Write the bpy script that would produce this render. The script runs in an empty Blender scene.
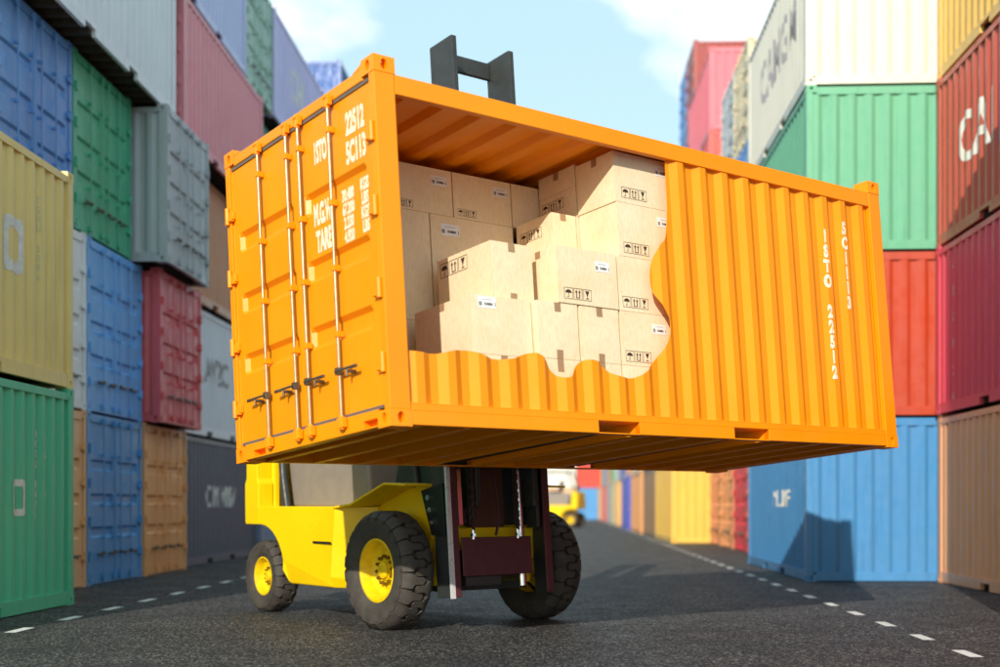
import bpy, bmesh, math, random
from mathutils import Vector, Matrix
R = math.radians
random.seed(7)
scene = bpy.context.scene
COL = scene.collection

# ------------------------------------------------------------------ camera
CAM_H = 1.2
FOCAL_PX = 1250.0            # focal length in pixels of a 1000 px wide picture
HORIZON = 505.0
cam_d = bpy.data.cameras.new('camera')
cam = bpy.data.objects.new('camera', cam_d)
COL.objects.link(cam)
cam.location = (0, 0, CAM_H)
cam.rotation_euler = (R(90), 0, 0)
cam_d.sensor_width = 36.0
cam_d.lens = 36.0 * FOCAL_PX / 1000.0
cam_d.shift_y = (HORIZON - 333.5) / 1000.0
cam_d.clip_start = 0.1
cam_d.clip_end = 6000
cam_d.dof.use_dof = True
cam_d.dof.focus_distance = 10.9
cam_d.dof.aperture_fstop = 0.75
cam_d.dof.aperture_blades = 0
scene.camera = cam

# ------------------------------------------------------------------ light
TO_SUN = Vector((-1.87, -7.6, 3.49)).normalized()
EL = math.asin(TO_SUN.z)
AZ = math.atan2(TO_SUN.x, TO_SUN.y)
sun_d = bpy.data.lights.new('sun', 'SUN')
sun_d.energy = 4.0
sun_d.angle = R(0.53)
sun_d.color = (1.0, 0.93, 0.82)
sun = bpy.data.objects.new('sun', sun_d)
COL.objects.link(sun)
sun.rotation_euler = TO_SUN.to_track_quat('Z', 'Y').to_euler()
sun.location = (-10, -40, 30)

world = bpy.data.worlds.new('World')
scene.world = world
world.use_nodes = True
wn = world.node_tree
for n in list(wn.nodes):
    wn.nodes.remove(n)
wo = wn.nodes.new('ShaderNodeOutputWorld')
bg = wn.nodes.new('ShaderNodeBackground')
bg.inputs['Strength'].default_value = 0.15
sky = wn.nodes.new('ShaderNodeTexSky')
sky.sky_type = 'NISHITA'
sky.sun_disc = False
sky.sun_elevation = EL
sky.sun_rotation = AZ
sky.air_density = 1.0
sky.dust_density = 1.2
sky.ozone_density = 1.0
# clouds over the whole sky
tc = wn.nodes.new('ShaderNodeTexCoord')
mp = wn.nodes.new('ShaderNodeMapping')
mp.inputs['Scale'].default_value = (1.0, 1.0, 1.9)
mp.inputs['Location'].default_value = (20.4185, 19.2536, 34.7166)
nz = wn.nodes.new('ShaderNodeTexNoise')
nz.inputs['Scale'].default_value = 4.2
nz.inputs['Detail'].default_value = 7
nz.inputs['Roughness'].default_value = 0.55
cr = wn.nodes.new('ShaderNodeValToRGB')
cr.color_ramp.elements[0].position = 0.595
cr.color_ramp.elements[1].position = 0.74
mixc = wn.nodes.new('ShaderNodeMix')
mixc.data_type = 'RGBA'
mixc.inputs['B'].default_value = (7.2, 7.6, 7.8, 1)
mixh = wn.nodes.new('ShaderNodeMix')
mixh.data_type = 'RGBA'
mixh.inputs['Factor'].default_value = 0.72
mixh.inputs['B'].default_value = (3.8, 5.45, 5.9, 1)
L_ = wn.links.new
L_(tc.outputs['Generated'], mp.inputs['Vector'])
L_(mp.outputs['Vector'], nz.inputs['Vector'])
L_(nz.outputs['Fac'], cr.inputs['Fac'])
L_(sky.outputs['Color'], mixh.inputs['A'])
L_(mixh.outputs['Result'], mixc.inputs['A'])
L_(cr.outputs['Color'], mixc.inputs['Factor'])
L_(mixc.outputs['Result'], bg.inputs['Color'])
L_(bg.outputs['Background'], wo.inputs['Surface'])

vs = scene.view_settings
vs.view_transform = 'Standard'
vs.look = 'None'
vs.gamma = 1.0
vs.use_curve_mapping = False
vs.exposure = 0.3
scene.cycles.max_bounces = 8
scene.cycles.use_denoising = True

# ------------------------------------------------------------------ materials
def lin(h):
    h = h.lstrip('#')
    o = []
    for i in (0, 2, 4):
        c = int(h[i:i + 2], 16) / 255
        o.append(c / 12.92 if c <= 0.04045 else ((c + 0.055) / 1.055) ** 2.4)
    return (*o, 1.0)

class NT:
    def __init__(s, name):
        s.m = bpy.data.materials.new(name)
        s.m.use_nodes = True
        s.t = s.m.node_tree
        s.p = s.t.nodes['Principled BSDF']
        s.tc = s.t.nodes.new('ShaderNodeTexCoord')
    def noise(s, scale, detail=4, rough=0.55, stretch=None, coord='Object'):
        n = s.t.nodes.new('ShaderNodeTexNoise')
        n.inputs['Scale'].default_value = scale
        n.inputs['Detail'].default_value = detail
        n.inputs['Roughness'].default_value = rough
        src = s.tc.outputs[coord]
        m = s.t.nodes.new('ShaderNodeMapping')
        if stretch:
            m.inputs['Scale'].default_value = stretch
        oi = s.t.nodes.new('ShaderNodeObjectInfo')
        v = s.t.nodes.new('ShaderNodeVectorMath')
        v.operation = 'SCALE'
        v.inputs[0].default_value = (7.1, 3.3, 5.7)
        s.t.links.new(oi.outputs['Random'], v.inputs['Scale'])
        if coord == 'Object':
            s.t.links.new(v.outputs['Vector'], m.inputs['Location'])
        s.t.links.new(src, m.inputs['Vector'])
        s.t.links.new(m.outputs['Vector'], n.inputs['Vector'])
        return n.outputs['Fac']
    def ramp(s, fac, p0, p1, c0=(0, 0, 0, 1), c1=(1, 1, 1, 1)):
        r = s.t.nodes.new('ShaderNodeValToRGB')
        r.color_ramp.elements[0].position = p0
        r.color_ramp.elements[1].position = p1
        r.color_ramp.elements[0].color = c0
        r.color_ramp.elements[1].color = c1
        s.t.links.new(fac, r.inputs['Fac'])
        return r.outputs['Color']
    def mix(s, fac, a, b, mode='MIX'):
        m = s.t.nodes.new('ShaderNodeMix')
        m.data_type = 'RGBA'
        m.blend_type = mode
        for k, v in (('Factor', fac), ('A', a), ('B', b)):
            if isinstance(v, (tuple, float, int)):
                m.inputs[k].default_value = v
            else:
                s.t.links.new(v, m.inputs[k])
        return m.outputs['Result']
    def set(s, key, v):
        if isinstance(v, (tuple, float, int)):
            s.p.inputs[key].default_value = v
        else:
            s.t.links.new(v, s.p.inputs[key])
    def bump(s, h, strength, dist=0.01):
        b = s.t.nodes.new('ShaderNodeBump')
        b.inputs['Strength'].default_value = strength
        b.inputs['Distance'].default_value = dist
        s.t.links.new(h, b.inputs['Height'])
        s.t.links.new(b.outputs['Normal'], s.p.inputs['Normal'])
    def math(s, op, a, b):
        m = s.t.nodes.new('ShaderNodeMath')
        m.operation = op
        for i, v in enumerate((a, b)):
            if isinstance(v, (float, int)):
                m.inputs[i].default_value = v
            else:
                s.t.links.new(v, m.inputs[i])
        return m.outputs[0]

MATS = {}
def paint(hexc, wear=0.35, rough=0.45, grime=0.5, name=None, fadeadd=0.02, spec=0.45):
    """painted steel: faint fading, streaked grime, small chips"""
    key = ('paint', hexc, wear, rough, grime)
    if key in MATS:
        return MATS[key]
    n = NT(name or 'painted_steel_' + hexc.strip('#'))
    base = lin(hexc)
    fade = tuple(min(1, c * 0.90 + fadeadd) for c in base[:3]) + (1,)
    dark = tuple(c * 0.72 for c in base[:3]) + (1,)
    col = n.mix(n.ramp(n.noise(0.9, 3), 0.35, 0.7), base, fade)
    streak = n.ramp(n.noise(2.6, 5, 0.6, (5.0, 5.0, 0.35)), 0.52, 0.78)
    col = n.mix(n.math('MULTIPLY', streak, grime), col, dark)
    chips = n.ramp(n.noise(23, 6, 0.7), 0.70, 0.735)
    col = n.mix(n.math('MULTIPLY', chips, wear), col, lin('#5a3a2a'))
    n.set('Base Color', col)
    n.set('Roughness', n.ramp(n.noise(6, 4), 0.3, 0.75, (rough - .1,) * 3 + (1,), (rough + .14,) * 3 + (1,)))
    n.set('Specular IOR Level', spec)
    n.bump(n.noise(3.5, 3), 0.06, 0.012)
    MATS[key] = n.m
    return n.m

def plain(name, hexc, rough=0.5, metal=0.0, var=0.15, nscale=14, bump=0.0, bscale=60):
    if name in MATS:
        return MATS[name]
    n = NT(name)
    b = lin(hexc)
    d = tuple(c * (1 - var) for c in b[:3]) + (1,)
    n.set('Base Color', n.mix(n.ramp(n.noise(nscale, 5), 0.35, 0.68), b, d))
    n.set('Roughness', n.ramp(n.noise(nscale * 1.7, 4), 0.3, 0.7, (rough * 0.82,) * 3 + (1,), (min(1, rough * 1.2),) * 3 + (1,)))
    n.set('Metallic', metal)
    if bump:
        n.bump(n.noise(bscale, 4), bump, 0.01)
    MATS[name] = n.m
    return n.m

ORANGE = paint('#fa9200', 0.12, 0.40, 0.16, 'orange_container_paint', 0.0, 0.40)
LETTER = plain('lettering_white', '#f4e9c8', 0.5, 0, 0.25, 30)
STEEL = plain('galvanised_rod', '#b59a76', 0.34, 0.55, 0.25, 20)
HANDLE = plain('dark_handle_steel', '#6c665c', 0.42, 0.7, 0.3, 25)
GASKET = plain('rubber_gasket', '#6b5f55', 0.7, 0, 0.2)
PLY = plain('plywood_floor', '#8a6138', 0.7, 0, 0.35, 5)
YELLOW = paint('#f6cc00', 0.10, 0.34, 0.12, 'yellow_truck_paint', 0.0)
RIM = plain('yellow_rim', '#f2ca0a', 0.36, 0, 0.2, 18)
BLACK = plain('black_plastic', '#1c1c1d', 0.5, 0, 0.3, 12, 0.1)
DARK = plain('dark_painted_steel', '#3a3d3c', 0.45, 0.2, 0.25, 9)
MAROON = plain('maroon_steel', '#5a2f33', 0.45, 0.1, 0.25, 8)
CHROME = plain('polished_steel', '#d9d9d9', 0.18, 1.0, 0.1)
TAUPE = plain('grey_brown_hood', '#8b8177', 0.42, 0, 0.12, 6)
RUBBER = plain('tyre_rubber', '#48423c', 0.74, 0, 0.35, 9, 0.25, 90)
GREASE = plain('oily_chain', '#4a443e', 0.35, 0.6, 0.3)
GLASSY = plain('lamp_lens', '#e9e4d8', 0.12, 0, 0.1)
WHITEP = plain('bg_white_letter', '#e6e4de', 0.5, 0, 0.2)
GREYP = plain('bg_grey_letter', '#a9a5a5', 0.55, 0, 0.2)

def cardboard():
    n = NT('cardboard')
    a, b = lin('#eedab8'), lin('#e5cfa9')
    col = n.mix(n.ramp(n.noise(3.2, 5), 0.35, 0.7), a, b)
    fibre = n.ramp(n.noise(70, 3, 0.6, (1, 1, 0.25)), 0.42, 0.66)
    col = n.mix(n.math('MULTIPLY', fibre, 0.22), col, lin('#c49a64'))
    w = n.t.nodes.new('ShaderNodeTexWave')
    w.bands_direction = 'X'
    w.inputs['Scale'].default_value = 26
    w.inputs['Distortion'].default_value = 0.6
    w.inputs['Detail'].default_value = 1
    mpn = n.t.nodes.new('ShaderNodeMapping')
    mpn.inputs['Rotation'].default_value = (0, 0, R(45))
    n.t.links.new(n.tc.outputs['Object'], mpn.inputs['Vector'])
    n.t.links.new(mpn.outputs['Vector'], w.inputs['Vector'])
    col = n.mix(n.math('MULTIPLY', w.outputs['Fac'], 0.10), col, lin('#bd9058'))
    n.set('Base Color', col)
    n.set('Roughness', 0.82)
    n.set('Specular IOR Level', 0.25)
    n.bump(n.math('ADD', w.outputs['Fac'], n.noise(7, 3)), 0.12, 0.004)
    return n.m
CARD = cardboard()
TAPE = plain('brown_tape', '#a5835f', 0.38, 0, 0.15)
STICKER = plain('white_sticker', '#e8e6e2', 0.5, 0, 0.06)
INK = plain('black_ink', '#2a2622', 0.7, 0, 0.2)
STAMP = plain('brown_stamp_ink', '#3f2c1c', 0.8, 0, 0.35, 60)

def asphalt():
    n = NT('asphalt')
    fine = n.noise(85, 5, 0.75)
    v = n.t.nodes.new('ShaderNodeTexVoronoi')
    v.inputs['Scale'].default_value = 58
    n.t.links.new(n.tc.outputs['Object'], v.inputs['Vector'])
    big = n.noise(0.35, 4)
    patch = n.noise(2.2, 5, 0.65)
    col = n.mix(n.ramp(big, 0.35, 0.68), lin('#262629'), lin('#2b2b2d'))
    col = n.mix(n.ramp(patch, 0.5, 0.75), col, lin('#222225'))
    sep = n.t.nodes.new('ShaderNodeSeparateColor')
    n.t.links.new(v.outputs['Color'], sep.inputs['Color'])
    stone = n.ramp(sep.outputs['Red'], 0.70, 0.90)
    stain = n.ramp(n.noise(0.9, 5, 0.6), 0.35, 0.6)
    stone = n.math('MULTIPLY', stone, n.math('ADD', n.math('MULTIPLY', stain, 0.5), 0.5))
    col = n.mix(n.math('MULTIPLY', stone, 0.85), col, lin('#c4beb6'))
    pits = n.ramp(fine, 0.38, 0.52, (1, 1, 1, 1), (0, 0, 0, 1))
    col = n.mix(n.math('MULTIPLY', pits, 0.9), col, lin('#0c0c0e'))
    n.set('Base Color', col)
    n.set('Roughness', n.ramp(patch, 0.3, 0.75, (.50,) * 3 + (1,), (.75,) * 3 + (1,)))
    h = n.math('ADD', n.math('MULTIPLY', n.ramp(v.outputs['Distance'], 0.0, 0.8, (1, 1, 1, 1), (0, 0, 0, 1)), 0.9), fine)
    n.bump(h, 1.0, 0.04)
    return n.m
ASPHALT = asphalt()
def roadpaint():
    n = NT('road_paint')
    worn = n.ramp(n.noise(26, 6, 0.7), 0.60, 0.68)
    n.set('Base Color', n.mix(n.math('MULTIPLY', worn, 0.8), lin('#dcdad4'), lin('#77746f')))
    n.set('Roughness', 0.7)
    n.bump(n.noise(95, 5), 0.5, 0.01)
    return n.m
ROADPAINT = roadpaint()

# ------------------------------------------------------------------ mesh helpers
class MB:
    def __init__(s):
        s.v, s.f = [], []
    def add(s, vs, fs):
        o = len(s.v)
        s.v += [tuple(p) for p in vs]
        s.f += [tuple(i + o for i in q) for q in fs]
        return s
    def box(s, x0, x1, y0, y1, z0, z1):
        return s.add([(x0, y0, z0), (x1, y0, z0), (x1, y1, z0), (x0, y1, z0), (x0, y0, z1), (x1, y0, z1), (x1, y1, z1), (x0, y1, z1)],
                     [(0, 3, 2, 1), (4, 5, 6, 7), (0, 1, 5, 4), (1, 2, 6, 5), (2, 3, 7, 6), (3, 0, 4, 7)])
    def prism(s, poly, axis, a, b):
        """poly: 2-D outline in the two other axes (x,y,z order), extruded along axis from a to b"""
        n = len(poly)
        def P(p, t):
            q = list(p)
            q.insert(axis, t)
            return tuple(q)
        return s.add([P(p, a) for p in poly] + [P(p, b) for p in poly],
                     [tuple(range(n - 1, -1, -1)), tuple(range(n, 2 * n))] + [(i, (i + 1) % n, n + (i + 1) % n, n + i) for i in range(n)])
    def cyl(s, p0, p1, r, n=12, r2=None):
        p0, p1 = Vector(p0), Vector(p1)
        d = (p1 - p0).normalized()
        u = d.orthogonal().normalized()
        w = d.cross(u)
        r2 = r if r2 is None else r2
        ring = [(math.cos(2 * math.pi * i / n), math.sin(2 * math.pi * i / n)) for i in range(n)]
        vs = [p0 + (u * c + w * q) * r for c, q in ring] + [p1 + (u * c + w * q) * r2 for c, q in ring]
        return s.add(vs, [tuple(range(n - 1, -1, -1)), tuple(range(n, 2 * n))] + [(i, (i + 1) % n, n + (i + 1) % n, n + i) for i in range(n)])
    def tube(s, pts, r, n=8):
        for a, b in zip(pts[:-1], pts[1:]):
            s.cyl(a, b, r, n)
        return s
    def lathe_y(s, prof, n=48, c=(0, 0, 0)):
        """prof: (radius, y) pairs turned about the y axis"""
        k = len(prof)
        vs, fs = [], []
        for i in range(n):
            t = 2 * math.pi * i / n
            for r, y in prof:
                vs.append((c[0] + r * math.cos(t), c[1] + y, c[2] + r * math.sin(t)))
        for i in range(n):
            j = (i + 1) % n
            for q in range(k - 1):
                fs.append((i * k + q, j * k + q, j * k + q + 1, i * k + q + 1))
        return s.add(vs, fs)
    def xform(s, M):
        s.v = [tuple(M @ Vector(p)) for p in s.v]
        return s
    def mesh(s, name, smooth=False):
        me = bpy.data.meshes.new(name)
        me.from_pydata(s.v, [], s.f)
        bm = bmesh.new()
        bm.from_mesh(me)
        bmesh.ops.recalc_face_normals(bm, faces=bm.faces)
        bm.to_mesh(me)
        bm.free()
        if smooth:
            for p in me.polygons:
                p.use_smooth = True
            me.set_sharp_from_angle(angle=R(38))
        return me
    def build(s, name, mat, parent=None, smooth=False, bevel=0.0):
        return link(name, s.mesh(name, smooth), mat, parent, bevel)

def link(name, me, mat, parent=None, bevel=0.0):
    o = bpy.data.objects.new(name, me)
    COL.objects.link(o)
    if not me.materials:
        me.materials.append(mat)
    o.material_slots[0].link = 'OBJECT'
    o.material_slots[0].material = mat
    o.parent = parent
    if bevel:
        b = o.modifiers.new('bevel', 'BEVEL')
        b.width = bevel
        b.segments = 2
        b.limit_method = 'ANGLE'
        b.angle_limit = R(40)
    return o

def thing(name, label, cat, group=None, M=None):
    o = bpy.data.objects.new(name, None)
    COL.objects.link(o)
    o.empty_display_size = 0.3
    o['label'] = label
    o['category'] = cat
    if group:
        o['group'] = group
    if M is not None:
        o.matrix_world = M
    return o

def children(o):
    return [c for c in bpy.data.objects if c.parent == o]

def copy_tree(o, parent=None):
    c = o.copy()
    COL.objects.link(c)
    c.parent = parent
    for ch in children(o):
        copy_tree(ch, c)
    return c

# text as flat mesh --------------------------------------------------------
def text_mesh(txt, size=1.0, bold=0.0, xs=1.0, align='CENTER'):
    cu = bpy.data.curves.new('t', 'FONT')
    cu.body = txt
    cu.size = size
    cu.offset = bold
    cu.resolution_u = 3
    cu.align_x = align
    cu.align_y = 'CENTER'
    ob = bpy.data.objects.new('t', cu)
    me = bpy.data.meshes.new_from_object(ob)
    bpy.data.objects.remove(ob)
    bpy.data.curves.remove(cu)
    for v in me.vertices:
        v.co.x *= xs
    return me

def text_mb(txt, size, fn, bold=0.0, xs=1.0, breaks=None, align='CENTER', off=(0, 0)):
    """flat text; fn maps (right, up) to a 3-D point; breaks = 'right' values where the surface bends"""
    me = text_mesh(txt, size, bold, xs, align)
    bm = bmesh.new()
    bm.from_mesh(me)
    bpy.data.meshes.remove(me)
    for v in bm.verts:
        v.co.x += off[0]
        v.co.y += off[1]
    if breaks and bm.verts:
        lo = min(v.co.x for v in bm.verts)
        hi = max(v.co.x for v in bm.verts)
        for b in breaks:
            if lo < b < hi:
                bmesh.ops.bisect_plane(bm, geom=bm.verts[:] + bm.edges[:] + bm.faces[:], plane_co=(b, 0, 0), plane_no=(1, 0, 0), dist=1e-5)
    bm.verts.index_update()
    m = MB()
    m.add([fn(v.co.x, v.co.y) for v in bm.verts], [tuple(v.index for v in f.verts) for f in bm.faces])
    bm.free()
    return m

# ------------------------------------------------------------------ container geometry (corner coordinates: door end x=0, sides y=0 and y=W)
PITCH, DEPTH = 0.274, 0.036
SEG = ((0.0, 0.0), (0.068, 0.0), (0.137, 1.0), (0.205, 1.0))   # (offset, recess) within one pitch

def profile(x0, x1, phase, pitch=PITCH, seg=SEG, depth=DEPTH):
    """points (x, recess) of a trapezoid sheet from x0 to x1"""
    pts = []
    k = math.floor((x0 - phase) / pitch) - 1
    while phase + k * pitch < x1 + pitch:
        for o, d in seg:
            pts.append((phase + k * pitch + o, d * depth))
        k += 1
    def at(x):
        for (a, da), (b, db) in zip(pts[:-1], pts[1:]):
            if a <= x <= b:
                return da + (db - da) * (x - a) / max(1e-9, b - a)
        return 0
    out = [(x0, at(x0))] + [p for p in pts if x0 + 1e-4 < p[0] < x1 - 1e-4] + [(x1, at(x1))]
    return out, at

def corr_solid(prof, y_of, z0, z1, t):
    """closed sheet of thickness t; y_of(recess, back) -> y"""
    n = len(prof)
    m = MB()
    vs = []
    for z in (z0, z1):
        for b in (0, 1):
            vs += [(x, y_of(d, b * t), z) for x, d in prof]
    F0, B0, F1, B1 = 0, n, 2 * n, 3 * n
    fs = []
    for i in range(n - 1):
        fs += [(F0 + i, F0 + i + 1, F1 + i + 1, F1 + i), (B0 + i, B1 + i, B1 + i + 1, B0 + i + 1),
               (F0 + i, B0 + i, B0 + i + 1, F0 + i + 1), (F1 + i, F1 + i + 1, B1 + i + 1, B1 + i)]
    fs += [(F0, F1, B1, B0), (F0 + n - 1, B0 + n - 1, B1 + n - 1, F1 + n - 1)]
    return m.add(vs, fs)

def casting_mesh():
    """steel corner fitting with oval holes in three faces, corner at the origin, body in +x +y +z"""
    m = MB().box(0, .178, 0, .162, 0, .118)
    me = m.mesh('corner_casting')
    ob = bpy.data.objects.new('tmp', me)
    COL.objects.link(ob)
    def oval(axis, a, b, cu, cv, ru, rv, n=14):
        pts = [(cu + ru * math.cos(2 * math.pi * i / n), cv + rv * math.sin(2 * math.pi * i / n)) for i in range(n)]
        return MB().prism(pts, axis, a, b)
    cuts = [oval(1, -.02, .05, .089, .062, .030, .040), oval(0, -.02, .05, .08, .062, .028, .040), oval(2, -.02, .03, .089, .081, .055, .032)]
    cut_obs = []
    for c in cuts:
        co = bpy.data.objects.new('tmpc', c.mesh('tmpc'))
        COL.objects.link(co)
        mod = ob.modifiers.new('b', 'BOOLEAN')
        mod.object = co
        mod.operation = 'DIFFERENCE'
        mod.solver = 'EXACT'
        cut_obs.append(co)
    bv = ob.modifiers.new('bev', 'BEVEL')
    bv.width = 0.006
    bv.segments = 2
    bv.limit_method = 'ANGLE'
    bv.angle_limit = R(60)
    dg = bpy.context.evaluated_depsgraph_get()
    res = bpy.data.meshes.new_from_object(ob.evaluated_get(dg))
    for o in cut_obs + [ob]:
        bpy.data.objects.remove(o)
    return res
CAST = casting_mesh()
CAST_V = [v.co.copy() for v in CAST.vertices]
CAST_F = [tuple(p.vertices) for p in CAST.polygons]

def casting_at(L, W, H, ix, iy, iz):
    def T(p):
        return (L - p.x if ix else p.x, W - p.y if iy else p.y, H - p.z if iz else p.z)
    m = MB().add([T(p) for p in CAST_V], CAST_F)
    return m

GROOVES = (0.79, 1.29, 1.80)
def door_leaf(y0, y1, z0, z1, xo=0.022, t=0.05, grooves=GROOVES, d=0.036):
    ys = [(y0, 0), (y0 + .085, 0), (y0 + .12, 1), (y1 - .12, 1), (y1 - .085, 0), (y1, 0)]
    zs = [(z0, 0)]
    for g in grooves:
        zs += [(g - .085, 0), (g - .05, 1), (g + .05, 1), (g + .085, 0)]
    zs.append((z1, 0))
    m = MB()
    vs = [(xo + d * a * b, y, z) for z, b in zs for y, a in ys]
    n = len(ys)
    fs = [(j * n + i, j * n + i + 1, (j + 1) * n + i + 1, (j + 1) * n + i) for j in range(len(zs) - 1) for i in range(n - 1)]
    m.add(vs, fs)
    xb = xo + t + d
    e = [(xo, y0, z0), (xo, y1, z0), (xo, y1, z1), (xo, y0, z1), (xb, y0, z0), (xb, y1, z0), (xb, y1, z1), (xb, y0, z1)]
    m.add(e, [(0, 1, 5, 4), (1, 2, 6, 5), (2, 3, 7, 6), (3, 0, 4, 7), (4, 5, 6, 7)])
    return m

def lock_rod(y, z0=.05, z1=2.475, x=-.022, r=.0125):
    return MB().cyl((x, y, z0), (x, y, z1), r, 10)

def rod_brackets(y, zs, x=-.022):
    m = MB()
    for z in zs:
        m.box(x - .019, .020, y - .019, y + .019, z - .022, z + .022)
    return m

def rod_keeper(y, z, sg, x=-.022):
    m = MB().cyl((x, y, z - .05), (x, y, z + .05), .021, 10)
    m.box(x - .020, -.003, y - .040, y - .021, z - .035, z + .035)
    m.box(x - .020, -.003, y + .021, y + .040, z - .035, z + .035)
    m.box(x - .026, x + .016, y - .0205, y + .0205, z - .012 + sg * .03, z + .012 + sg * .03)
    return m

def rod_handle(y, s, z=.47):
    m = MB()
    m.box(-.056, -.046, *sorted((y - s * .02, y + s * .26)), z - .010, z + .008)
    m.box(-.062, -.042, *sorted((y + s * .19, y + s * .28)), z - .016, z + .006)
    m.box(-.050, -.004, y - .022, y + .022, z - .026, z + .026)
    m.box(-.042, .020, *sorted((y + s * .13, y + s * .165)), z - .034, z - .011)
    m.cyl((-.050, y + s * .148, z - .060), (-.050, y + s * .148, z - .012), .009, 8)
    return m

def hinge(z, y, s):
    m = MB().cyl((-.012, y, z - .07), (-.012, y, z + .07), .021, 10)
    m.box(-.010, .021, *sorted((y, y + s * .085)), z - .035, z + .030)
    m.box(-.024, .012, *sorted((y + s * .03, y + s * .075)), z - .05, z - .036)
    return m

# ------------------------------------------------------------------ the setting: yard asphalt
ROW = R(-2.565)                                   # the lane runs a little to the right of the view axis
CR, SR = math.cos(ROW), math.sin(ROW)
def lane(u, v, z=0.0):
    return Vector((u * CR - v * SR, u * SR + v * CR, z))
LANE_M = Matrix.Rotation(ROW, 4, 'Z')

g = MB()
g.add([(-400, -200, 0), (400, -200, 0), (400, 1200, 0), (-400, 1200, 0)], [(0, 1, 2, 3)])
ground = g.build('road', ASPHALT)
ground['kind'] = 'structure'
dash_me = MB().add([(-.055, -.24, .004), (.055, -.24, .004), (.055, .24, .004), (-.055, .24, .004)], [(0, 1, 2, 3)]).mesh('lane_dash')
for u, v0, n in ((3.31, 5.23, 68), (-5.13, 5.50, 34)):
    for k in range(n):
        d = link('lane_dash', dash_me, ROADPAINT, ground)
        d.location = lane(u, v0 + 1.25 * k)
        d.rotation_euler = (0, 0, ROW + R(random.uniform(-1.2, 1.2)))

# ------------------------------------------------------------------ stacked containers of the yard
BL, BW, BH = 6.058, 2.438, 2.591
def ctr(m):
    return m.xform(Matrix.Translation((-BL / 2, -BW / 2, 0)))
SH = {}
def bg_meshes():
    L, W, H = BL, BW, BH
    fr = MB()
    for ix in (0, 1):
        for iy in (0, 1):
            for iz in (0, 1):
                c = casting_at(L, W, H, ix, iy, iz)
                fr.add(c.v, c.f)
            x0, x1 = (0.004, .15) if not ix else (L - .15, L - .004)
            y0, y1 = (0.004, .10) if not iy else (W - .10, W - .004)
            fr.box(x0, x1, y0, y1, .118, H - .118)
    for iy in (0, 1):
        y0, y1 = (.006, .066) if not iy else (W - .066, W - .006)
        fr.box(.178, L - .178, y0, y1, H - .14, H - .055)
        fr.box(.178, L - .178, y0, y1, .115, .17)
        a = .178
        for p0, p1 in ((1.95, 2.33), (3.73, 4.11), (L - .178, None)):
            fr.box(a, p0, y0 + .001, y1 - .001, .014, .116)
            a = p1
    for x0, x1 in ((.006, .08), (L - .08, L - .006)):
        fr.box(x0, x1, .162, W - .162, H - .15, H - .03)
        fr.box(x0, x1, .162, W - .162, .014, .15)
    SH['frame'] = ctr(fr).mesh('frame')
    pr, at = profile(.15, L - .15, .2395)
    SH['side_panel'] = ctr(corr_solid(pr, lambda d, b: .014 + d + b, .16, H - .13, .003)).mesh('side_panel')
    SH['side_at'] = at
    SH['side_breaks'] = [p[0] for p in pr]
    pe, _ = profile(.09, W - .09, .12)
    SH['end_panel'] = ctr(corr_solid(pe, lambda d, b: d + b, .14, H - .14, .003).xform(Matrix(((0, -1, 0, L - .012), (1, 0, 0, 0), (0, 0, 1, 0), (0, 0, 0, 1))))).mesh('end_panel')
    rp, _ = profile(.08, L - .08, .2, .35, ((0, 0), (.12, 0), (.17, 1), (.30, 1)), .028)
    rf = MB()
    n = len(rp)
    rf.add([(x, .06, H - .065 - d) for x, d in rp] + [(x, W - .06, H - .065 - d) for x, d in rp], [(i, i + 1, n + i + 1, n + i) for i in range(n - 1)])
    SH['roof'] = ctr(rf).mesh('roof')
    fl = MB().box(.08, L - .08, .066, W - .066, .125, .155)
    x = .3
    while x < L - .2:
        fl.box(x - .025, x + .025, .067, W - .067, .03, .124)
        x += .33
    SH['floor'] = ctr(fl).mesh('floor')
    mid = W / 2
    for nm, y0, y1, hs, ss, hy, s in (('door_a', .105, mid - .004, (.62, 1.09), (-1, -1), .085, 1), ('door_b', mid + .004, W - .105, (1.35, 1.82), (1, 1), W - .085, -1)):
        d = door_leaf(y0, y1, .155, H - .155)
        for z in (.44, .955, 1.53, 2.05):
            hg = hinge(z, hy, s)
            d.add(hg.v, hg.f)
        SH[nm] = ctr(d).mesh('door')
        for i, (y, q) in enumerate(zip(hs, ss)):
            rd = lock_rod(y, .06, H - .11)
            for part in (rod_brackets(y, (.7, 1.2, 1.95)), rod_keeper(y, H - .13, 1), rod_keeper(y, .10, -1)):
                rd.add(part.v, part.f)
            SH[nm + '_rod%d' % i] = ctr(rd).mesh('lock_rod')
            SH[nm + '_handle%d' % i] = ctr(rod_handle(y, q)).mesh('door_handle')
bg_meshes()
RODMAT = plain('weathered_rod', '#8d8f8c', 0.4, 0.5, 0.3)
UNDER = plain('underside_dark', '#4a4540', 0.7, 0.1, 0.3)

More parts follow.
